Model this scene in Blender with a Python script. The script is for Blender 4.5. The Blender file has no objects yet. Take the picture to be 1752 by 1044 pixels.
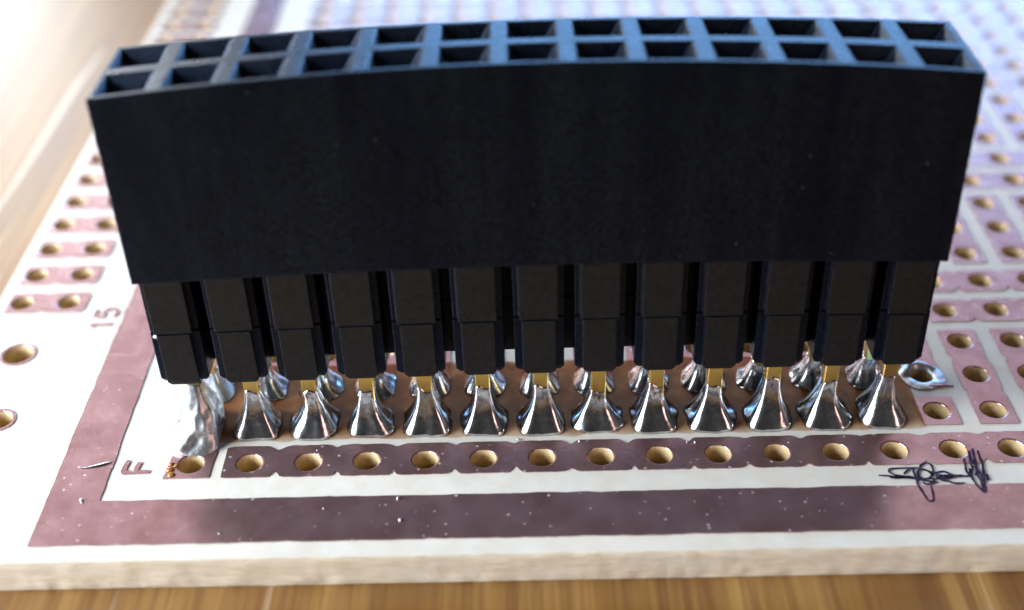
import bpy, bmesh, math, random
from mathutils import Vector, Matrix, noise
from mathutils.geometry import tessellate_polygon

# ---------------------------------------------------------------- camera, light, exposure
# 1 Blender unit = 1 millimetre
S = bpy.context.scene
S.unit_settings.system = 'METRIC'
S.unit_settings.scale_length = 0.001
cam = bpy.data.cameras.new('camera'); co = bpy.data.objects.new('camera', cam)
S.collection.objects.link(co); S.camera = co
R = Matrix(((0.999763, 0.020561, 0.0071526), (-0.0061374, 0.581443, -0.813564), (-0.0208865, 0.813327, 0.581431)))
co.matrix_world = Matrix.Translation((14.454, -40.343, 36.998)) @ R.to_4x4()
cam.sensor_width = 36; cam.lens = 2144.73 / 1752 * 36
cam.clip_start = 1; cam.clip_end = 5000
cam.dof.use_dof = True
cam.dof.focus_distance = 54.8
cam.dof.aperture_fstop = cam.lens * 1e-3 / (2 * 0.72)

W = bpy.data.worlds.new('World'); S.world = W; W.use_nodes = True
W.node_tree.nodes['Background'].inputs[0].default_value = (1.0, 0.92, 0.90, 1)
W.node_tree.nodes['Background'].inputs[1].default_value = 0.05


def area_lamp(name, loc, target, sx, sy, radiance, col):
    l = bpy.data.lights.new(name, 'AREA'); l.shape = 'RECTANGLE'; l.size = sx; l.size_y = sy
    l.energy = radiance * sx * sy * math.pi; l.color = col
    o = bpy.data.objects.new(name, l); S.collection.objects.link(o)
    o.location = loc
    o.rotation_euler = (Vector(target) - Vector(loc)).to_track_quat('-Z', 'Y').to_euler()
    return o


area_lamp('window_light_left', (-140, -27, 60), (4, 4, 3), 150, 112, 22.0, (0.88, 0.945, 1.0))
area_lamp('window_light_back', (210, 900, 250), (15, 5, 0), 760, 170, 12.0, (0.22, 0.52, 1.0))
area_lamp('window_light_back_left', (-560, 900, 330), (0, 10, 0), 420, 170, 18.0, (0.90, 0.96, 1.0))
area_lamp('back_wall_fill', (-120, 1000, 900), (0, 0, 0), 1800, 760, 0.80, (1.0, 0.90, 0.90))  # added fill, stands in for bounce off the unseen back wall
area_lamp('warm_fill_right', (420, -330, 170), (15, 5, 0), 150, 220, 4.0, (1.0, 0.60, 0.52))  # added warm fill, gives the solder its pink reflections on the right

S.view_settings.view_transform = 'Standard'; S.view_settings.look = 'None'
S.view_settings.exposure = 0; S.view_settings.gamma = 1
S.render.engine = 'CYCLES'
S.cycles.use_denoising = True
S.cycles.max_bounces = 8
S.cycles.caustics_reflective = False

# ---------------------------------------------------------------- helpers
P = 2.54
rnd = random.Random(7)
COL = S.collection


def link(name, me, mat=None, parent=None):
    o = bpy.data.objects.new(name, me); COL.objects.link(o)
    if mat is not None and not me.materials: me.materials.append(mat)
    if parent: o.parent = parent
    return o


def bm_mesh(name, bm, smooth=False):
    bmesh.ops.recalc_face_normals(bm, faces=bm.faces)
    me = bpy.data.meshes.new(name); bm.to_mesh(me); bm.free()
    if smooth:
        for p in me.polygons: p.use_smooth = True
    return me


def box(bm, x0, x1, y0, y1, z0, z1):
    v = [bm.verts.new((x, y, z)) for z in (z0, z1) for x, y in ((x0, y0), (x1, y0), (x1, y1), (x0, y1))]
    for f in ((3, 2, 1, 0), (4, 5, 6, 7), (0, 1, 5, 4), (1, 2, 6, 5), (2, 3, 7, 6), (3, 0, 4, 7)):
        bm.faces.new([v[i] for i in f])
    return v


def circle(cx, cy, r, n=20):
    return [(cx + r * math.cos(2 * math.pi * i / n), cy + r * math.sin(2 * math.pi * i / n)) for i in range(n)]


def plate(name, outline, holes, z0, t, rim=0.07):
    """flat copper piece: outline polygon, drilled holes with a chamfered burr"""
    bm = bmesh.new()
    loops = [[Vector((x, y, 0)) for x, y in outline]] + [[Vector((x, y, 0)) for x, y in circle(hx, hy, hr + rim)] for hx, hy, hr in holes]
    flat = [v for l in loops for v in l]
    top = [bm.verts.new((v.x, v.y, z0 + t)) for v in flat]
    for tri in tessellate_polygon(loops):
        try: bm.faces.new([top[i] for i in tri])
        except ValueError: pass
    k = 0
    for li, l in enumerate(loops):
        n = len(l); tp = top[k:k + n]; k += n
        if li == 0:
            lo = [bm.verts.new((v.co.x, v.co.y, z0)) for v in tp]
            for i in range(n):
                bm.faces.new((tp[i], tp[(i + 1) % n], lo[(i + 1) % n], lo[i]))
        else:
            hx, hy, hr = holes[li - 1]
            mid = [bm.verts.new((x, y, z0 + t * 0.45)) for x, y in circle(hx, hy, hr + 0.012)]
            lo = [bm.verts.new((x, y, z0)) for x, y in circle(hx, hy, hr)]
            for i in range(n):
                j = (i + 1) % n
                bm.faces.new((tp[i], tp[j], mid[j], mid[i])); bm.faces.new((mid[i], mid[j], lo[j], lo[i]))
    return bm_mesh(name, bm)


def wobble(pts, amp, step=0.35, seed=0.0, closed=True):
    """resample a polygon and roughen its edge like hand-etched copper"""
    out = []
    n = len(pts)
    for i in range(n if closed else n - 1):
        a, b = Vector(pts[i]), Vector(pts[(i + 1) % n]); L = (b - a).length
        m = max(1, int(L / step)); nx = Vector((-(b - a).y, (b - a).x)) / max(L, 1e-6)
        for j in range(m):
            p = a + (b - a) * j / m
            d = noise.noise((p.x * 1.3 + seed, p.y * 1.3, seed * 1.7)) * amp + noise.noise((p.x * 4 + seed, p.y * 4, 3.3)) * amp * 0.5
            if j == 0: d *= 0.3
            q = p + nx * d; out.append((q.x, q.y))
    return out


# ---------------------------------------------------------------- materials
def mat(name):
    m = bpy.data.materials.new(name); m.use_nodes = True
    nt = m.node_tree; b = nt.nodes['Principled BSDF']
    return m, nt, b


def N(nt, kind, **kw):
    n = nt.nodes.new(kind)
    for k, v in kw.items():
        if k in n.inputs: n.inputs[k].default_value = v
        else: setattr(n, k, v)
    return n


def coords(nt, scale=(1, 1, 1), rot=(0, 0, 0)):
    tc = N(nt, 'ShaderNodeTexCoord'); mp = N(nt, 'ShaderNodeMapping')
    mp.inputs['Scale'].default_value = scale; mp.inputs['Rotation'].default_value = rot
    nt.links.new(tc.outputs['Object'], mp.inputs['Vector'])
    return mp.outputs['Vector']


def ramp(nt, fac, stops):
    r = N(nt, 'ShaderNodeValToRGB'); e = r.color_ramp.elements
    while len(e) < len(stops): e.new(0.5)
    for el, (p, c) in zip(e, stops):
        el.position = p; el.color = (*c, 1) if len(c) == 3 else c
    nt.links.new(fac, r.inputs['Fac'])
    return r.outputs['Color']


def noise_tex(nt, vec, scale, detail=4, rough=0.55, dist=0):
    n = N(nt, 'ShaderNodeTexNoise'); n.inputs['Scale'].default_value = scale
    n.inputs['Detail'].default_value = detail; n.inputs['Roughness'].default_value = rough
    n.inputs['Distortion'].default_value = dist
    nt.links.new(vec, n.inputs['Vector'])
    return n.outputs['Fac']


def bump(nt, b, h, strength, dist):
    n = N(nt, 'ShaderNodeBump'); n.inputs['Strength'].default_value = strength; n.inputs['Distance'].default_value = dist
    nt.links.new(h, n.inputs['Height']); nt.links.new(n.outputs['Normal'], b.inputs['Normal'])


def mixc(nt, fac, a, bcol, typ='MIX'):
    m = N(nt, 'ShaderNodeMix', data_type='RGBA', blend_type=typ)
    for s, v in ((m.inputs[0], fac), (m.inputs[6], a), (m.inputs[7], bcol)):
        if hasattr(v, 'links'): nt.links.new(v, s)
        elif isinstance(v, (int, float)): s.default_value = v
        else: s.default_value = (*v, 1)
    return m.outputs[2]


# black moulded plastic
M_plastic, nt, b = mat('black_plastic')
v = coords(nt)
vs = coords(nt, (0.5, 0.5, 0.06))
f = noise_tex(nt, vs, 1.0, 5, 0.65)
base = ramp(nt, f, [(0.35, (0.0008, 0.0014, 0.0040)), (0.7, (0.0045, 0.0058, 0.0085))])
gr = ramp(nt, noise_tex(nt, v, 5.5, 3, 0.8), [(0.35, (0.3, 0.3, 0.3)), (0.7, (2.6, 2.5, 2.4))])
base = mixc(nt, 1.0, base, gr, 'MULTIPLY')
vo = N(nt, 'ShaderNodeTexVoronoi'); vo.inputs['Scale'].default_value = 1.1; nt.links.new(v, vo.inputs['Vector'])
fl = ramp(nt, vo.outputs['Distance'], [(0.03, (1, 1, 1)), (0.06, (0, 0, 0))])
wn = ramp(nt, noise_tex(nt, v, 1.3, 1), [(0.52, (0, 0, 0)), (0.62, (0.2, 0.2, 0.2))])
nt.links.new(mixc(nt, mixc(nt, 1.0, fl, wn, 'MULTIPLY'), base, (0.35, 0.38, 0.42)), b.inputs['Base Color'])
rr = N(nt, 'ShaderNodeMapRange'); rr.inputs[3].default_value = 0.20; rr.inputs[4].default_value = 0.36
nt.links.new(noise_tex(nt, v, 0.7, 4), rr.inputs[0]); nt.links.new(rr.outputs[0], b.inputs['Roughness'])
b.inputs['IOR'].default_value = 1.42
b.inputs['Specular Tint'].default_value = (0.35, 0.55, 1.0, 1)
bump(nt, b, noise_tex(nt, v, 6, 5, 0.75), 0.4, 0.05)

M_tooth, nt, b = mat('brown_black_plastic')
v = coords(nt)
nt.links.new(ramp(nt, noise_tex(nt, v, 5.0, 6, 0.8), [(0.32, (0.0035, 0.0034, 0.004)), (0.68, (0.016, 0.0148, 0.0148))]), b.inputs['Base Color'])
b.inputs['Roughness'].default_value = 0.5; b.inputs['IOR'].default_value = 1.28
bump(nt, b, noise_tex(nt, v, 10, 3, 0.7), 0.15, 0.05)

# substrate: cream paper laminate, lacquered
M_sub, nt, b = mat('cream_laminate')
v = coords(nt)
f = noise_tex(nt, v, 0.8, 6, 0.6)
c1 = ramp(nt, f, [(0.25, (0.66, 0.61, 0.53)), (0.6, (0.72, 0.70, 0.65)), (0.85, (0.77, 0.76, 0.73))])
nt.links.new(c1, b.inputs['Base Color'])
b.inputs['Roughness'].default_value = 0.3
bump(nt, b, noise_tex(nt, v, 3.0, 4, 0.6), 0.15, 0.05)

# drilled hole wall: raw tan laminate
M_drill, nt, b = mat('drilled_laminate')
v = coords(nt)
nt.links.new(ramp(nt, noise_tex(nt, v, 4, 5, 0.6), [(0.3, (0.50, 0.345, 0.155)), (0.7, (0.64, 0.475, 0.26))]), b.inputs['Base Color'])
b.inputs['Roughness'].default_value = 0.6

# dried flux film: thin, clear brown; also tints in the shade under the header
M_film, nt, b = mat('brown_flux_and_shade')
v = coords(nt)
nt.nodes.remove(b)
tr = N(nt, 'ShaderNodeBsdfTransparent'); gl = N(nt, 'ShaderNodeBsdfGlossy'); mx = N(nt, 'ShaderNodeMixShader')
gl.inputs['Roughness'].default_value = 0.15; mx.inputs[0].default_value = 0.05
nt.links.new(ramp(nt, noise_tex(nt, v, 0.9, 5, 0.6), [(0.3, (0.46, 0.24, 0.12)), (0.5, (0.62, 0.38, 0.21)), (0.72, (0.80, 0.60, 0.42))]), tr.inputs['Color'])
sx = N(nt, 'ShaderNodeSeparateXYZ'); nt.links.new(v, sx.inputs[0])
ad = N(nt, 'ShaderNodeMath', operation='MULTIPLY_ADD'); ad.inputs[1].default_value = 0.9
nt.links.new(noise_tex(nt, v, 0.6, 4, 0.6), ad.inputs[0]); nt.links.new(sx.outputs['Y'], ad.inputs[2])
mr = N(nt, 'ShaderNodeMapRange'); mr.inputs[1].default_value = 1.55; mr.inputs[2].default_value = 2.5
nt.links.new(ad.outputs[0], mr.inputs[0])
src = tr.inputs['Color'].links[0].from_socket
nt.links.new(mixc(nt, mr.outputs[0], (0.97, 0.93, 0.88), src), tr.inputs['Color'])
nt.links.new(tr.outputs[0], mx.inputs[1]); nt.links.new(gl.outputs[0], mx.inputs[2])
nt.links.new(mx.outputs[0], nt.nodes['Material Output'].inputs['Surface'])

# sawn board edge
M_edge, nt, b = mat('sawn_laminate_edge')
v = coords(nt, (0.5, 0.5, 3.5))
f = noise_tex(nt, v, 1.6, 8, 0.7)
nt.links.new(ramp(nt, f, [(0.25, (0.62, 0.51, 0.35)), (0.5, (0.76, 0.68, 0.54)), (0.75, (0.84, 0.80, 0.71))]), b.inputs['Base Color'])
b.inputs['Roughness'].default_value = 0.7
bump(nt, b, noise_tex(nt, v, 3.5, 6, 0.75), 0.4, 0.2)

# copper
M_cu, nt, b = mat('tarnished_copper')
v = coords(nt)
f = noise_tex(nt, v, 0.5, 6, 0.62)
base = ramp(nt, f, [(0.3, (0.38, 0.205, 0.215)), (0.5, (0.48, 0.29, 0.305)), (0.75, (0.62, 0.41, 0.43))])
vo = N(nt, 'ShaderNodeTexVoronoi'); vo.inputs['Scale'].default_value = 2.1; nt.links.new(v, vo.inputs['Vector'])
fl = ramp(nt, vo.outputs['Distance'], [(0.06, (1, 1, 1)), (0.19, (0, 0, 0))])
wn = ramp(nt, noise_tex(nt, v, 1.9, 2), [(0.42, (0, 0, 0)), (0.62, (0.85, 0.85, 0.85))])
spk = mixc(nt, 1.0, fl, wn, 'MULTIPLY')
nt.links.new(mixc(nt, spk, base, (0.78, 0.72, 0.74)), b.inputs['Base Color'])
inv = N(nt, 'ShaderNodeMapRange'); inv.inputs[3].default_value = 0.82; inv.inputs[4].default_value = 0.2
nt.links.new(spk, inv.inputs[0]); nt.links.new(inv.outputs[0], b.inputs['Metallic'])
rr = N(nt, 'ShaderNodeMapRange'); rr.inputs[3].default_value = 0.16; rr.inputs[4].default_value = 0.32
nt.links.new(noise_tex(nt, v, 2.5, 6, 0.75), rr.inputs[0]); nt.links.new(rr.outputs[0], b.inputs['Roughness'])
vx = coords(nt, (0.5, 6.0, 1), (0, 0, 0.25))
hsum = N(nt, 'ShaderNodeMath', operation='MULTIPLY_ADD'); hsum.inputs[1].default_value = 0.6
nt.links.new(noise_tex(nt, vx, 1.6, 5, 0.7), hsum.inputs[0]); nt.links.new(noise_tex(nt, v, 6, 5, 0.75), hsum.inputs[2])
bump(nt, b, hsum.outputs[0], 0.22, 0.04)

# solder
M_sol, nt, b = mat('tin_solder')
v = coords(nt)
f = noise_tex(nt, v, 2.5, 5, 0.65)
nt.links.new(ramp(nt, f, [(0.32, (0.36, 0.39, 0.42)), (0.62, (0.72, 0.75, 0.78))]), b.inputs['Base Color'])
b.inputs['Metallic'].default_value = 1.0
rr = N(nt, 'ShaderNodeMapRange'); rr.inputs[3].default_value = 0.06; rr.inputs[4].default_value = 0.30
nt.links.new(noise_tex(nt, v, 1.7, 4, 0.6), rr.inputs[0]); nt.links.new(rr.outputs[0], b.inputs['Roughness'])
bump(nt, b, noise_tex(nt, v, 1.8, 3, 0.5), 0.10, 0.12)

M_dull = M_sol.copy(); M_dull.name = 'dull_solder'
for n_ in M_dull.node_tree.nodes:
    if n_.type == 'MAP_RANGE': n_.inputs[3].default_value = 0.22; n_.inputs[4].default_value = 0.55
    if n_.type == 'BUMP': n_.inputs['Strength'].default_value = 0.35
M_semi = M_sol.copy(); M_semi.name = 'satin_solder'
for n_ in M_semi.node_tree.nodes:
    if n_.type == 'MAP_RANGE': n_.inputs[3].default_value = 0.10; n_.inputs[4].default_value = 0.32
    if n_.type == 'BUMP': n_.inputs['Strength'].default_value = 0.25

# gold plated pin
M_gold, nt, b = mat('gold_plating')
b.inputs['Base Color'].default_value = (0.66, 0.45, 0.13, 1); b.inputs['Metallic'].default_value = 1.0; b.inputs['Roughness'].default_value = 0.28
v = coords(nt, (1, 1, 0.2)); bump(nt, b, noise_tex(nt, v, 12, 3), 0.2, 0.03)

# flux resin
M_flux, nt, b = mat('amber_flux')
b.inputs['Base Color'].default_value = (0.42, 0.17, 0.025, 1); b.inputs['Roughness'].default_value = 0.08
b.inputs['Transmission Weight'].default_value = 0.3

# ink
M_ink, nt, b = mat('violet_ink')
b.inputs['Base Color'].default_value = (0.020, 0.009, 0.030, 1); b.inputs['Roughness'].default_value = 0.8; b.inputs['Specular IOR Level'].default_value = 0.15

v = coords(nt)
nt.links.new(ramp(nt, noise_tex(nt, v, 3.2, 4, 0.7), [(0.4, (0.014, 0.007, 0.022)), (0.62, (0.06, 0.035, 0.08)), (0.75, (0.16, 0.11, 0.17))]), b.inputs['Base Color'])

# wood
M_wood, nt, b = mat('varnished_pine')
v = coords(nt, (0.22, 0.012, 0.2))
g = noise_tex(nt, v, 1.0, 8, 0.62, 0.8)
v2 = coords(nt, (2.2, 0.05, 1))
g2 = noise_tex(nt, v2, 1.0, 5, 0.6, 0.2)
cw = ramp(nt, g, [(0.30, (0.12, 0.046, 0.007)), (0.46, (0.21, 0.095, 0.018)), (0.60, (0.31, 0.165, 0.042)), (0.8, (0.44, 0.27, 0.10))])
cw = mixc(nt, ramp(nt, g2, [(0.35, (0.75, 0.75, 0.75)), (0.58, (0, 0, 0))]), cw, (0.13, 0.05, 0.01))
v3 = coords(nt, (0.9, 0.03, 1))
sc = ramp(nt, noise_tex(nt, v3, 1.0, 2, 0.5, 0.4), [(0.66, (0, 0, 0)), (0.72, (0.5, 0.5, 0.5))])
cw = mixc(nt, sc, cw, (0.80, 0.70, 0.56))
nt.links.new(cw, b.inputs['Base Color'])
b.inputs['Roughness'].default_value = 0.40; b.inputs['Coat Weight'].default_value = 0.7; b.inputs['Coat Roughness'].default_value = 0.33
bump(nt, b, g2, 0.2, 0.1)

# ---------------------------------------------------------------- table
bm = bmesh.new()
box(bm, -500, 600, -90, 620, -26.6, -1.615)
table = link('table_top', bm_mesh('table_top', bm), M_wood)
table['kind'] = 'structure'
table['label'] = 'varnished orange pine table top under the circuit board'

# ---------------------------------------------------------------- prototype board
board = bpy.data.objects.new('prototype_board', None); COL.objects.link(board)
board.location = (0, 0, 0)
board['label'] = 'cream prototyping circuit board with copper strips and drilled holes on the wooden table'
board['category'] = 'circuit board'

BX0, BX1, BY0, BY1, TH = -12.55, 62.0, -5.55, 82.0, 1.6
HR = 0.56
NCOL, NROW = 23, 31
gx0, gx1 = -P / 2, (NCOL - 0.5) * P
gy0, gy1 = -P / 2, (NROW - 0.5) * P
SUBROW = [12.45 + P * k for k in range(24)]
LX = (-11.25, -8.85)


def substrate():
    bm = bmesh.new()
    edge_faces = []

    def q(pts, z):
        return bm.faces.new([bm.verts.new((x, y, z)) for x, y in pts])

    def plain(x0, x1, y0, y1):
        if x1 - x0 < 1e-6 or y1 - y0 < 1e-6: return
        q(((x0, y0), (x1, y0), (x1, y1), (x0, y1)), 0)
        q(((x0, y0), (x0, y1), (x1, y1), (x1, y0)), -TH)

    def cell(x0, x1, y0, y1, cx, cy, r):
        angs = [2 * math.pi * i / 20 for i in range(20)]
        angs += [math.atan2(y - cy, x - cx) % (2 * math.pi) for x in (x0, x1) for y in (y0, y1)]
        angs = sorted(set(round(a, 6) for a in angs)); n = len(angs)
        o, c = [], []
        for a in angs:
            ca, sa = math.cos(a), math.sin(a)
            t = min([((x1 if ca > 0 else x0) - cx) / ca if abs(ca) > 1e-9 else 1e9, ((y1 if sa > 0 else y0) - cy) / sa if abs(sa) > 1e-9 else 1e9])
            o.append((cx + t * ca, cy + t * sa)); c.append((cx + r * ca, cy + r * sa))
        for z in (0, -TH):
            O = [bm.verts.new((*p, z)) for p in o]; C = [bm.verts.new((*p, z)) for p in c]
            for i in range(n):
                j = (i + 1) % n
                fv = (O[i], O[j], C[j], C[i])
                bm.faces.new(fv if z == 0 else fv[::-1])
            if z == 0: T = C
            else:
                for i in range(n):
                    j = (i + 1) % n
                    fc = bm.faces.new((T[i], T[j], C[j], C[i])); fc.smooth = True; fc.material_index = 1
    for i in range(NCOL):
        for j in range(NROW):
            cell((i - .5) * P, (i + .5) * P, (j - .5) * P, (j + .5) * P, i * P, j * P, HR)
    # around the grid
    plain(BX0, BX1, BY0, gy0); plain(gx0, BX1, gy1, BY1); plain(gx1, BX1, gy0, gy1)
    # left margin: two single holes, then the two-hole pads
    xr = -7.6
    plain(xr, gx0, gy0, BY1)
    cell(BX0, xr, gy0, 5.6, -9.45, 3.2, 0.62)
    cell(BX0, xr, 5.6, SUBROW[0] - P / 2, -10.1, 8.1, 0.72)
    xm = (LX[0] + LX[1]) / 2
    for y in SUBROW:
        cell(BX0, xm, y - P / 2, y + P / 2, LX[0], y, HR); cell(xm, xr, y - P / 2, y + P / 2, LX[1], y, HR)
    plain(BX0, xr, SUBROW[-1] + P / 2, BY1)
    bmesh.ops.remove_doubles(bm, verts=bm.verts, dist=1e-4)
    me = bpy.data.meshes.new('substrate'); bm.to_mesh(me); bm.free()
    return me


o = link('substrate', substrate(), M_sub, board); o.data.materials.append(M_drill)


def edge_strip():
    """sawn edge all round with a ragged lower lip"""
    bm = bmesh.new()
    corners = [(BX0, BY0), (BX1, BY0), (BX1, BY1), (BX0, BY1)]
    cols = []
    for k in range(4):
        a, c = Vector(corners[k]), Vector(corners[(k + 1) % 4]); L = (c - a).length; m = int(L / 0.25)
        nrm = Vector(((c - a).y, -(c - a).x)) / L
        for i in range(m):
            p = a + (c - a) * i / m; col = []
            for z, am in ((0.0, 0.0), (-0.06, 0.03), (-0.45, 0.04), (-0.9, 0.05), (-1.25, 0.09), (-1.5, 0.10), (-TH + 0.003, 0.0)):
                off = 0.03 * (z < -0.01) + am * noise.noise((p.x * 1.9, p.y * 1.9, z * 4)) + am * 0.6 * noise.noise((p.x * 6, p.y * 6, z * 9))
                pp = p + nrm * (off if am else 0.0)
                col.append(bm.verts.new((pp.x, pp.y, z)))
            cols.append(col)
    n = len(cols)
    for i in range(n):
        A, B = cols[i], cols[(i + 1) % n]
        for j in range(len(A) - 1): bm.faces.new((A[j], A[j + 1], B[j + 1], B[j]))
    return bm_mesh('sawn_edge', bm, True)


link('sawn_edge', edge_strip(), M_edge, board)

CT = 0.045
# copper frame (L-shaped border)
L_out = [(-5.7, -4.7), (58, -4.7), (58, -2.18), (-3.42, -2.18), (-3.42, 78), (-5.7, 78)]
link('copper_border', plate('copper_border', wobble(L_out, 0.05, 0.3, 2.0), [], 0, CT), M_cu, board)


def bus_outline(x0, x1, y, hw, seed, notch_lo=True, notch_hi=True):
    r = random.Random(seed)
    lo, hi = [], []
    n = int((x1 - x0) / 0.12)
    notches = []
    k = math.floor(x0 / P) - 1
    while k * P < x1:
        notches.append(((k + 0.5) * P + r.uniform(-.1, .1), r.uniform(0.18, 0.40), r.uniform(0.11, 0.20),
                        (k + 0.5) * P + r.uniform(-.12, .12), r.uniform(0.10, 0.28), r.uniform(0.16, 0.30)))
        k += 1
    for i in range(n + 1):
        x = x0 + (x1 - x0) * i / n
        dl = sum(d * math.exp(-((x - c) / w) ** 2) for c, d, w, *_ in notches)
        dh = sum(d * math.exp(-((x - c) / w) ** 2) for *_, c, d, w in notches)
        jl = 0.035 * noise.noise((x * 2.2, seed, 1.0)) + 0.02 * noise.noise((x * 6, seed, 2.0))
        jh = 0.035 * noise.noise((x * 2.2, seed, 5.0)) + 0.02 * noise.noise((x * 6, seed, 7.0))
        lo.append((x, y - hw + (dl if notch_lo else 0) + jl)); hi.append((x, y + hw - (dh if notch_hi else 0) + jh))
    return lo + hi[::-1]


# single bus along the front (row F), its first pad cut free
x_end = (NCOL - 1) * P + 0.95
link('copper_bus', plate('copper_bus', bus_outline(1.42, x_end, 0.08, 0.99, 11), [(i * P, 0, HR) for i in range(1, NCOL)], 0, CT), M_cu, board)
f1 = [(-1.06, -0.9), (0.92, -0.88), (0.95, 0.1), (1.0, 0.75), (0.9, 1.25), (-0.75, 1.25), (-0.95, 0.4)]
link('copper_pad', plate('copper_pad', wobble(f1, 0.03, 0.3, 5.0), [(0, 0, HR)], 0, CT), M_cu, board)
bi = 0
for j in range(4, NROW):
    if j % 5 in (4, 0):
        bi += 1
        link('copper_bus', plate('copper_bus', bus_outline(-1.05, x_end, j * P, 0.93, 20 + j), [(i * P, j * P, HR) for i in range(NCOL)], 0, CT), M_cu, board)


def strip_outline(hw, y0, y1, seed):
    r = random.Random(seed); L, Rr = [], []
    n = int((y1 - y0) / 0.14)
    for i in range(n + 1):
        y = y0 + (y1 - y0) * i / n
        nt_ = sum(0.10 * math.exp(-((y - (k + .5) * P) / 0.25) ** 2) for k in range(-1, 4))
        L.append((-hw + nt_ * r.uniform(.6, 1.3) + 0.04 * noise.noise((y * 2, seed, 0)), y))
        Rr.append((hw - nt_ * r.uniform(.6, 1.3) + 0.04 * noise.noise((y * 2, seed, 9)), y))
    return Rr + L[::-1]


strip3 = [plate('copper_strip', strip_outline(0.87, -0.93, 2 * P + 0.93, s), [(0, k * P, HR) for k in range(3)], 0, CT) for s in (31, 32, 33, 34)]
strip2 = [plate('copper_strip', strip_outline(0.87, -0.55, P + 0.93, s), [(0, k * P, HR) for k in range(2)], 0, CT) for s in (41, 42, 43)]
pad1 = [plate('copper_pad', strip_outline(0.87, -0.93, 0.98, s), [(0, 0, HR)], 0, CT) for s in (51, 52, 53)]
for me in strip3 + strip2 + pad1: me.materials.append(M_cu)
for i in range(NCOL):
    for g in range(6):
        y = (5 * g + 1) * P
        if g == 0 and i <= 13:
            o = link('copper_pad', pad1[i % 3], None, board); o.location = (i * P, P, 0)
            o = link('copper_strip', strip2[i % 3], None, board); o.location = (i * P, 2 * P, 0)
        else:
            o = link('copper_strip', strip3[(i * 3 + g) % 4], None, board); o.location = (i * P, y, 0)

# two-hole pads on the left edge
def twohole(seed):
    r = random.Random(seed)
    pts = [(-11.95, -0.86), (-10.5, -0.9), (-10.05, -0.74), (-9.6, -0.9), (-8.0, -0.88), (-7.84, -0.6), (-7.84, 0.6), (-8.0, 0.86), (-9.6, 0.88), (-10.05, 0.72), (-10.5, 0.88), (-11.95, 0.86)]
    return plate('copper_pad', wobble(pts, 0.04, 0.3, seed), [(LX[0], 0, HR), (LX[1], 0, HR)], 0, CT)


two = [twohole(s) for s in (61, 62, 63)]
for me in two: me.materials.append(M_cu)
for k, y in enumerate(SUBROW):
    o = link('copper_pad', two[k % 3], None, board); o.location = (0, y, 0)


def ring_plate(name, cx, cy, ri, ro):
    return plate(name, circle(cx, cy, ro, 28), [(cx, cy, ri)], 0, CT, 0.03)


link('copper_ring', ring_plate('copper_ring', -10.1, 8.1, 0.72, 0.88), M_cu, board)
link('copper_ring', ring_plate('copper_ring', -9.45, 3.2, 0.62, 0.78), M_cu, board)

# etched letters: F and 15, turned a quarter turn, read from the right
def strokes(name, lines, w, z, t, m, parent, rough=0.02):
    bm = bmesh.new()
    for pts in lines:
        L = [];
        for a, c in zip(pts, pts[1:]):
            a, c = Vector(a), Vector(c); k = max(1, int((c - a).length / 0.08))
            L += [a + (c - a) * i / k for i in range(k)]
        L.append(Vector(pts[-1]))
        lo, ro = [], []
        for i, p in enumerate(L):
            d = (L[min(i + 1, len(L) - 1)] - L[max(i - 1, 0)]); d = d / max(d.length, 1e-6)
            n = Vector((-d.y, d.x)); ww = w * (1 + rough * 8 * noise.noise((p.x * 3, p.y * 3, 1)))
            if i in (0, len(L) - 1): ww *= 0.6
            lo.append(p - n * ww / 2); ro.append(p + n * ww / 2)
        vt = [[bm.verts.new((p.x, p.y, zz)) for p in side] for side in (lo, ro) for zz in (z + t, z)]
        for i in range(len(L) - 1):
            bm.faces.new((vt[0][i], vt[0][i + 1], vt[2][i + 1], vt[2][i]))
            bm.faces.new((vt[1][i], vt[1][i + 1], vt[0][i + 1], vt[0][i]))
            bm.faces.new((vt[2][i], vt[2][i + 1], vt[3][i + 1], vt[3][i]))
        bm.faces.new((vt[0][0], vt[2][0], vt[3][0], vt[1][0])); bm.faces.new((vt[0][-1], vt[1][-1], vt[3][-1], vt[2][-1]))
        z += 0.0007
    return link(name, bm_mesh(name, bm), m, parent)


strokes('etched_letter', [[(-2.92, -0.46), (-2.3, -0.44), (-1.7, -0.42)], [(-2.86, -0.5), (-2.85, -0.1), (-2.78, 0.32)], [(-2.33, -0.46), (-2.32, -0.1), (-2.24, 0.2)]], 0.21, 0, CT, M_cu, board)
strokes('etched_digit', [[(-7.2, 10.45), (-6.05, 10.45)], [(-7.2, 10.45), (-6.95, 10.25)]], 0.2, 0, CT, M_cu, board)
strokes('etched_digit', [[(-7.15, 11.75), (-7.15, 11.15), (-6.68, 11.05), (-6.75, 11.5), (-6.55, 11.8), (-6.25, 11.75), (-6.05, 11.45), (-6.15, 11.05)]], 0.19, 0, CT, M_cu, board)

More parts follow.
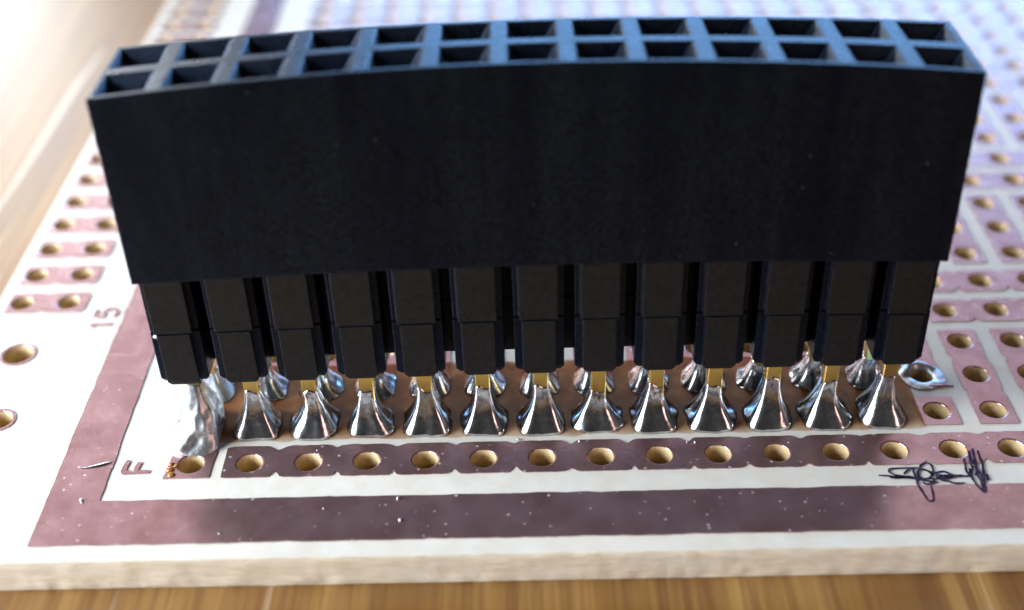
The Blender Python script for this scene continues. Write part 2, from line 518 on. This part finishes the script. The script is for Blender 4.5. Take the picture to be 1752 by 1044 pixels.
# pen scribble
SCR = [[(29.4,-1.55),(29.67,-1.58),(30.05,-1.65),(30.43,-1.74),(30.87,-1.8),(31.23,-1.92),(31.54,-2.0),(31.75,-2.08)],[(29.92,-1.24),(30.04,-1.17),(30.51,-1.14),(31.05,-1.14),(31.29,-1.23),(31.52,-1.34),(31.75,-1.49),(32.03,-1.64),(32.48,-1.7),(33.0,-1.71),(33.36,-1.63)],[(29.92,-1.24),(29.92,-1.39),(30.08,-1.54),(30.45,-1.64),(30.77,-1.7),(31.13,-1.8),(31.52,-1.81),(31.98,-1.83),(32.35,-1.79),(32.67,-1.73)],[(30.48,-1.52),(30.76,-1.22),(31.04,-1.18)],[(30.96,-1.22),(30.92,-1.42),(30.94,-1.8),(30.9,-2.17),(30.96,-2.46),(31.02,-2.83),(31.08,-3.08),(31.19,-3.15),(31.31,-3.06),(31.38,-2.75),(31.42,-2.38),(31.44,-2.24)],[(31.25,-1.13),(31.4,-0.94),(31.62,-0.85),(31.76,-0.96),(31.78,-1.25),(31.7,-1.53),(31.47,-1.77),(31.2,-1.8),(31.07,-1.66),(31.12,-1.37),(31.29,-1.23),(31.52,-1.34),(31.71,-1.63)],[(31.15,-1.99),(31.24,-2.14),(31.44,-2.12),(31.6,-2.01),(31.62,-1.82),(31.39,-1.81),(31.2,-1.9)],[(31.75,-1.49),(32.17,-1.4),(32.39,-1.55),(32.62,-1.65),(32.95,-1.66)],[(31.77,-1.63),(31.95,-1.92),(32.2,-1.98),(32.36,-2.1),(32.62,-2.13),(32.88,-2.11)],[(31.88,-1.59),(32.18,-1.71),(32.5,-1.75),(32.11,-1.83),(31.83,-1.78),(32.23,-1.64),(32.54,-1.72)],[(29.84,-1.7),(30.13,-1.73),(30.48,-1.67),(30.74,-1.67),(30.3,-1.71),(30.05,-1.68)],[(33.28,-0.63),(33.22,-1.0),(33.15,-1.38),(33.21,-1.58),(33.43,-1.29),(33.48,-0.91),(33.62,-0.15)],[(33.64,-0.15),(33.6,-0.57),(33.56,-0.96),(33.67,-0.91),(33.76,-0.42),(33.82,-0.0)],[(33.82,-0.0),(33.75,-0.57),(33.68,-0.96),(33.61,-1.3),(33.54,-1.68),(33.57,-1.97),(33.56,-2.25),(33.54,-2.62)],[(34.01,-0.13),(33.98,-0.53),(33.97,-0.92),(33.9,-1.26),(33.8,-1.69),(33.68,-2.11)],[(33.13,-1.38),(33.24,-1.67),(33.29,-2.05),(33.37,-2.34),(33.53,-2.67),(33.65,-2.44),(33.68,-1.87),(33.66,-1.4),(33.62,-1.2)],[(33.93,-1.6),(33.89,-2.02)],[(33.34,-1.24),(33.29,-1.58),(33.5,-1.15),(33.66,-1.3),(33.44,-1.68)]]


def smooth_line(p, k=5):
    p = [Vector(a) for a in p]; out = []
    for i in range(len(p) - 1):
        a, b_, c, d = p[max(i - 1, 0)], p[i], p[i + 1], p[min(i + 2, len(p) - 1)]
        for j in range(k):
            t = j / k
            out.append(tuple(0.5 * ((2 * b_) + (c - a) * t + (2 * a - 5 * b_ + 4 * c - d) * t * t + (3 * b_ - a - 3 * c + d) * t ** 3)))
    out.append(tuple(p[-1])); return out


o = strokes('pen_scribble', [smooth_line(s) for s in SCR], 0.105, CT + 0.003, 0.004, M_ink, board, 0.05)
o['label'] = 'dark violet pen scribble across the front strip'


# brown flux film round the soldered rows, run further back as painted header shade
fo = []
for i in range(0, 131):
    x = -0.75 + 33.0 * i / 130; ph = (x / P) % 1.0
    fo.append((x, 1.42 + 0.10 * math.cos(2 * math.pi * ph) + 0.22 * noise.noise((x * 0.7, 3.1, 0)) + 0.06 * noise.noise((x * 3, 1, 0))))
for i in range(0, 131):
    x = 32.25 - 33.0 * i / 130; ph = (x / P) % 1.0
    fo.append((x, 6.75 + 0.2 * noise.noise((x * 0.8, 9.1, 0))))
film = plate('flux_shade_film', fo, [], CT + 0.002, 0.004)
link('flux_shade_film', film, M_film, board)['label'] = 'thin brown flux film around the soldered pins, extended back as painted shade under the header'

# ---------------------------------------------------------------- solder pieces
def superr(th, hx, hy, n):
    c, s = abs(math.cos(th)), abs(math.sin(th))
    return ((c / hx) ** n + (s / hy) ** n) ** (-1 / n)


def fillet(seed, hx, hy, h, power, ragged=0.06, top=0.34, front=None, skew=(0, 0)):
    """concave solder fillet round a square pin; local origin at the pad centre"""
    bm = bmesh.new(); NS, NR = 40, 16; rows = []
    for k in range(NR + 1):
        t = k / NR; row = []
        for i in range(NS):
            th = 2 * math.pi * i / NS
            rb = superr(th, hx, hy, 2.15 + 1.5 * (1 - t) ** 3)
            if front:
                rb *= front(th)
            rb *= 1 + ragged * noise.noise((math.cos(th) * 1.5 + seed * 7.1, math.sin(th) * 1.5, 0.3))
            rn = superr(th, top, top, 2.2 + 3 * t ** 4)
            e = (1 - t) ** power
            r = rn + (rb - rn) * e
            # shallow flutes running from the pin's corners
            r *= 1 + 0.07 * math.sin(math.pi * t) * math.cos(4 * (th - math.pi / 4)) + 0.07 * noise.noise((math.cos(th) * 2 + seed * 3.3, math.sin(th) * 2, t * 1.5)) + 0.03 * noise.noise((math.cos(th) * 5 + seed * 3.3, math.sin(th) * 5, t * 4))
            hh = h * (1 + 0.10 * noise.noise((math.cos(th) * 1.2 + seed, math.sin(th) * 1.2, 4.4)))
            z = CT * 0.6 + hh * t
            row.append(bm.verts.new((r * math.cos(th) + skew[0] * math.sin(math.pi * t), r * math.sin(th) + skew[1] * math.sin(math.pi * t), z)))
        rows.append(row)
    for k in range(NR):
        for i in range(NS):
            j = (i + 1) % NS
            bm.faces.new((rows[k][i], rows[k][j], rows[k + 1][j], rows[k + 1][i]))
    c = bm.verts.new((0, 0, rows[-1][0].co.z + 0.03))
    for i in range(NS): bm.faces.new((rows[-1][i], rows[-1][(i + 1) % NS], c))
    lo = [bm.verts.new((v.co.x * 0.97, v.co.y * 0.97, 0.002)) for v in rows[0]]
    for i in range(NS):
        j = (i + 1) % NS; bm.faces.new((lo[i], lo[j], rows[0][j], rows[0][i]))
    return bm_mesh('solder_fillet', bm, True)


def bridge_blob():
    """fat solder bridge from the first pin down to the front pad, its ridge running forward"""
    poly = [(1.05, 0.35), (1.0, -0.6), (1.0, -1.55), (0.55, -2.05), (-0.45, -2.0), (-1.1, -1.65), (-1.15, 0.2), (-0.85, 0.85), (0.0, 1.0), (0.7, 0.85)]
    ccx, ccy = 0.12, -0.35
    NS, NR = 56, 22
    rad = []
    for i in range(NS):
        th = 2 * math.pi * i / NS; dx, dy = math.cos(th), math.sin(th); best = 1.0
        for a, b_ in zip(poly, poly[1:] + poly[:1]):
            ex, ey = b_[0] - a[0], b_[1] - a[1]; den = dx * ey - dy * ex
            if abs(den) < 1e-9: continue
            tt = ((a[0] - ccx) * ey - (a[1] - ccy) * ex) / den; u = ((a[0] - ccx) * dy - (a[1] - ccy) * dx) / den
            if tt > 0 and -1e-6 <= u <= 1 + 1e-6: best = tt
        rad.append(best)
    bm = bmesh.new(); rows = []
    for k in range(NR + 1):
        t = k / NR; row = []
        cx = ccx * (1 - t) + 0.16 * math.sin(math.pi * t); cy = ccy * (1 - t)
        for i in range(NS):
            th = 2 * math.pi * i / NS
            rn = superr(th, 0.36, 0.36, 3)
            r = (rn + (rad[i] - rn) * (1 - t ** 1.25) ** 1.0)
            r *= 1 + math.sin(math.pi * min(1, t + 0.1)) * (0.22 * noise.noise((math.cos(th) * 1.5, math.sin(th) * 1.5, t * 2.6)) + 0.14 * noise.noise((math.cos(th) * 4, math.sin(th) * 4, t * 6)))
            row.append(bm.verts.new((cx + r * math.cos(th), cy + r * math.sin(th), 0.02 + 2.65 * t ** 1.08)))
        rows.append(row)
    for A, B in zip(rows, rows[1:]):
        for i in range(NS): bm.faces.new((A[i], A[(i + 1) % NS], B[(i + 1) % NS], B[i]))
    bm.faces.new(rows[-1])
    return bm_mesh('solder_fillet', bm, True)


def blob(name, loc, sx, sy, sz, seed, m, parent, sub=3, amp=0.15):
    bm = bmesh.new(); bmesh.ops.create_icosphere(bm, subdivisions=sub, radius=1)
    for v_ in bm.verts:
        d = 1 + amp * noise.noise(v_.co * 1.3 + Vector((seed, 0, 0)))
        v_.co = Vector((v_.co.x * sx * d, v_.co.y * sy * d, v_.co.z * sz * d))
    o = link(name, bm_mesh(name, bm, True), m, parent); o.location = loc
    return o


# solder ring round the hole right of the header (row D), cut line in front of it
def solder_ring(cx, cy):
    bm = bmesh.new(); rows = []
    prof = [(0.50, -0.1), (0.55, 0.12), (0.62, 0.30), (0.72, 0.38), (0.84, 0.30), (0.95, 0.14), (1.02, 0.03)]
    for i in range(36):
        th = 2 * math.pi * i / 36; k = 1 + 0.12 * noise.noise((math.cos(th), math.sin(th), 8.1))
        hz = 0.12 + 0.55 * max(0, math.sin(th - 0.5)) + 0.3 * noise.noise((math.cos(th) * 2, math.sin(th) * 2, 1.1))
        rows.append([bm.verts.new((r * k * math.cos(th) if r > .6 else r * math.cos(th), (r * k if r > .6 else r) * math.sin(th), z * (hz if z > 0 else 1))) for r, z in prof])
    for i in range(36):
        A, B = rows[i], rows[(i + 1) % 36]
        for j in range(len(prof) - 1): bm.faces.new((A[j], B[j], B[j + 1], A[j + 1]))
    o = link('solder_ring', bm_mesh('solder_ring', bm, True), M_dull, board); o.location = (cx, cy, CT)
    return o


solder_ring(13 * P, 2 * P)
blob('bare_copper_scrape', (13.15 * P, 4.32, 0.03), 0.75, 0.10, 0.07, 2.2, M_cu, board, 3, 0.4)
# solder sliver on the frame and a few loose solder balls
bm = bmesh.new()
pts = [(-4.73, -0.16, 0.05), (-4.4, -0.1, 0.10), (-4.05, 0.0, 0.14), (-3.75, 0.1, 0.16), (-3.5, 0.2, 0.08)]
rows = []
for k, (x, y, z) in enumerate(pts):
    w = (0.03, 0.07, 0.10, 0.12, 0.06)[k]
    rows.append([bm.verts.new((x, y + w * math.cos(a), CT + max(0.0, 0.4 * z * math.sin(a)))) for a in [math.pi * i / 6 for i in range(7)]])
for A, B in zip(rows, rows[1:]):
    for j in range(6): bm.faces.new((A[j], B[j], B[j + 1], A[j + 1]))
link('solder_sliver', bm_mesh('solder_sliver', bm, True), M_sol, board)
for k, (x, y, r) in enumerate(((-4.16, -2.14, 0.09), (9.15, -2.4, 0.07), (9.33, -3.66, 0.07), (25.0, -3.0, 0.03), (14.2, 1.15, 0.06), (21.6, 0.75, 0.05), (21.95, 0.72, 0.06), (16.9, 0.95, 0.06), (5.4, 0.7, 0.04), (2.0, -4.2, 0.04), (6.1, -2.9, 0.04))):
    blob('solder_ball', (x, y, CT + r * 0.6), r, r, r * 0.9, k, M_sol, board, 2)
# amber flux on the first pad
for k, (x, y, a) in enumerate(((-0.82, -0.35, 0.20), (-0.72, -0.68, 0.17), (-0.86, 0.0, 0.14), (-0.62, -0.12, 0.12))):
    blob('flux_residue', (x, y, CT), a, a * 0.9, a * 0.55, 3 + k, M_flux, board, 2, 0.3)

# ---------------------------------------------------------------- socket header
NP = 13
XC = 12 * P / 2
header = bpy.data.objects.new('socket_header', None); COL.objects.link(header)
header.location = (XC, 3.81, 0)
header['label'] = 'tall black plastic two-row socket header soldered upright on the circuit board'
header['category'] = 'connector'
HOFF = Vector(header.location)
ZB, Z1, Z2, ZT = 3.38, 6.02, 8.62, 16.88     # tooth bottom, level seam, housing bottom, top
X0, X1 = -1.22, 31.74
Y0, Y1 = 1.48, 6.24
ROLL = 0.0096  # header tilt, fitted with the bow in place of lens distortion


def warp(bm):
    """bow and roll the straight moulding to imitate lens distortion; then to header space"""
    for v_ in bm.verts:
        z = v_.co.z
        k = 0.08 + (0.92 - 0.08) * (z - ZB) / (ZT - ZB)
        k *= 1 - 0.3 * (v_.co.y - Y0) / (Y1 - Y0)
        v_.co.z += max(0, k) * (1 - ((v_.co.x - XC) / 16.5) ** 2)
        x, zz = v_.co.x - XC, v_.co.z
        v_.co.x = x * math.cos(ROLL) - zz * math.sin(ROLL)
        v_.co.z = x * math.sin(ROLL) + zz * math.cos(ROLL)
        v_.co.y -= 3.81


def hobj(name, bm, m, bevel=0.0, smooth=False):
    bmesh.ops.remove_doubles(bm, verts=bm.verts, dist=1e-4)
    warp(bm)
    o = link(name, bm_mesh(name, bm, smooth), m, header)
    if bevel:
        mo = o.modifiers.new('bevel', 'BEVEL'); mo.width = bevel; mo.segments = 2; mo.limit_method = 'ANGLE'; mo.angle_limit = math.radians(40)
    return o


def housing():
    bm = bmesh.new()
    xs = [X0] + [(i + 0.5) * P for i in range(NP - 1)] + [X1]
    ys = [Y0, 3.81, Y1]
    # top with funnel openings
    for i in range(NP):
        for j in range(2):
            cx, cy = i * P, (2.62, 5.0)[j]
            o = [(xs[i], ys[j]), (xs[i + 1], ys[j]), (xs[i + 1], ys[j + 1]), (xs[i], ys[j + 1])]
            rings = [[bm.verts.new((x, y, ZT)) for x, y in o]]
            for hx, hy, z in ((0.95, 0.86, ZT), (0.46, 0.46, ZT - 0.75), (0.44, 0.44, ZT - 5.0)):
                rings.append([bm.verts.new((cx + sx * hx, cy + sy * hy, z)) for sx, sy in ((-1, -1), (1, -1), (1, 1), (-1, 1))])
            for A, B in zip(rings, rings[1:]):
                for k in range(4): bm.faces.new((A[k], A[(k + 1) % 4], B[(k + 1) % 4], B[k]))
            bm.faces.new(rings[-1])
    # walls and floor
    for y in (Y0, Y1):
        for i in range(NP):
            bm.faces.new([bm.verts.new(p) for p in ((xs[i], y, Z2), (xs[i + 1], y, Z2), (xs[i + 1], y, ZT), (xs[i], y, ZT))])
    for x in (X0, X1):
        for j in range(2):
            bm.faces.new([bm.verts.new(p) for p in ((x, ys[j], Z2), (x, ys[j + 1], Z2), (x, ys[j + 1], ZT), (x, ys[j], ZT))])
    for i in range(NP):
        for j in range(2):
            bm.faces.new([bm.verts.new(p) for p in ((xs[i], ys[j], Z2), (xs[i + 1], ys[j], Z2), (xs[i + 1], ys[j + 1], Z2), (xs[i], ys[j + 1], Z2))])
    return bm


hobj('housing', housing(), M_plastic, 0.07)

def tooth(cx, w, z0, z1, mid_w, yf, chamfer):
    """one comb tooth: T-shaped plan, front and rear faces narrower than the core"""
    bm = bmesh.new()
    yb = 7.62 - yf
    step = 0.30
    plan = [(-w / 2, yf), (w / 2, yf), (w / 2, yf + step), (mid_w / 2, yf + step), (mid_w / 2, yb - step), (w / 2, yb - step), (w / 2, yb), (-w / 2, yb), (-w / 2, yb - step), (-mid_w / 2, yb - step), (-mid_w / 2, yf + step), (-w / 2, yf + step)]
    levels = [(z1, 0.0)] + ([(z0 + chamfer, 0.0), (z0, chamfer)] if chamfer else [(z0, 0.0)])
    rows = []
    for z, c in levels:
        rows.append([bm.verts.new((cx + x - math.copysign(c * 0.8, x), y + (c * 0.3 if y < 3.81 else -c * 0.3), z)) for x, y in plan])
    n = len(plan)
    for A, B in zip(rows, rows[1:]):
        for i in range(n): bm.faces.new((A[i], A[(i + 1) % n], B[(i + 1) % n], B[i]))
    bm.faces.new(rows[0]); bm.faces.new(rows[-1])
    for f_ in bm.faces:
        ys_ = [v_.co.y for v_ in f_.verts]
        if max(ys_) > yf + 0.2 and min(ys_) < yb - 0.2: f_.material_index = 1  # core and slot faces take the blacker plastic: slot shade painted as colour
    return bm


for i in range(NP):
    cx = i * P
    hobj('comb_tooth', tooth(cx, 1.64, Z1 + 0.02, Z2 - 0.003, 2.10, 1.50, 0), M_tooth, 0.05).data.materials.append(M_plastic)
    hobj('spacer_tooth', tooth(cx, 1.40, ZB, Z1, 2.10, 1.46, 0.2), M_tooth, 0.035).data.materials.append(M_plastic)
for i in range(NP - 1):
    cx = (i + 0.5) * P
    bm = bmesh.new(); box(bm, cx - 0.30, cx + 0.30, 3.25, 4.37, Z1 + 0.03, Z2 - 0.003); hobj('comb_web', bm, M_tooth)
    bm = bmesh.new(); box(bm, cx - 0.30, cx + 0.30, 3.20, 4.42, ZB + 0.05, Z1 - 0.02); hobj('spacer_web', bm, M_tooth)

# contact leaves inside the sockets
bm = bmesh.new()
for s in (-1, 1):
    v0 = [bm.verts.new(p) for p in ((s * 0.52, -0.36, 0), (s * 0.52, 0.40, 0), (s * 0.12, 0.36, -0.9), (s * 0.12, -0.36, -0.9), (s * 0.34, 0.36, -3.2), (s * 0.34, -0.36, -3.2))]
    bm.faces.new(v0[:4]); bm.faces.new((v0[3], v0[2], v0[4], v0[5]))
leaf = bm_mesh('socket_contact', bm); leaf.materials.append(M_semi)
# pins
bm = bmesh.new()
box(bm, -0.32, 0.32, -0.32, 0.32, -1.9, 3.9)
bmesh.ops.bevel(bm, geom=bm.edges[:], offset=0.04, segments=1, affect='EDGES')
pin_me = bm_mesh('contact_pin', bm); pin_me.materials.append(M_gold)

heights = [2.45, 2.2, 2.05, 2.0, 2.1, 2.15, 2.1, 1.75, 2.05, 2.0, 2.4, 2.05, 2.35]
for i in range(NP):
    for j in range(2):
        x, y = i * P, P * (j + 1)
        zt = ZT + (0.85, 0.70)[j] * (1 - ((x - XC) / 16.5) ** 2) + (x - XC) * ROLL - 0.45
        c = link('socket_contact', leaf, None, header); c.location = (x - XC - ZT * ROLL, (2.62, 5.0)[j] - 3.81, zt)
        p = link('contact_pin', pin_me, None, header); p.location = (x - XC, y - 3.81, 0)
        seed = i * 2 + j + 1; r = random.Random(seed)
        hx, hy = r.uniform(1.04, 1.16), r.uniform(1.06, 1.18)
        if j == 0: h = heights[i]
        else: h, hx, hy = r.uniform(1.1, 1.8), hx * 0.9, hy * 0.85
        fr, pw = None, r.uniform(1.4, 1.9)
        if i == 0 and j == 0:
            pass
        if i == 0 and j == 0: me = bridge_blob()
        else: me = fillet(seed, hx, hy, h, pw, 0.10, 0.345, fr, (r.uniform(-.09, .09), r.uniform(-.05, .05)))
        s = link('solder_fillet', me, M_dull if i == 0 else (M_semi if i in (1, 2, 3, 7, 12) else M_sol), p)
        if i == 0 and j == 0: s['label'] = 'large solder blob bridging from the first pin to the front pad'

blob('solder_splash', (-0.78 - XC, 1.62 - 3.81, 5.78), 0.16, 0.12, 0.10, 4.4, M_sol, header, 2, 0.5)
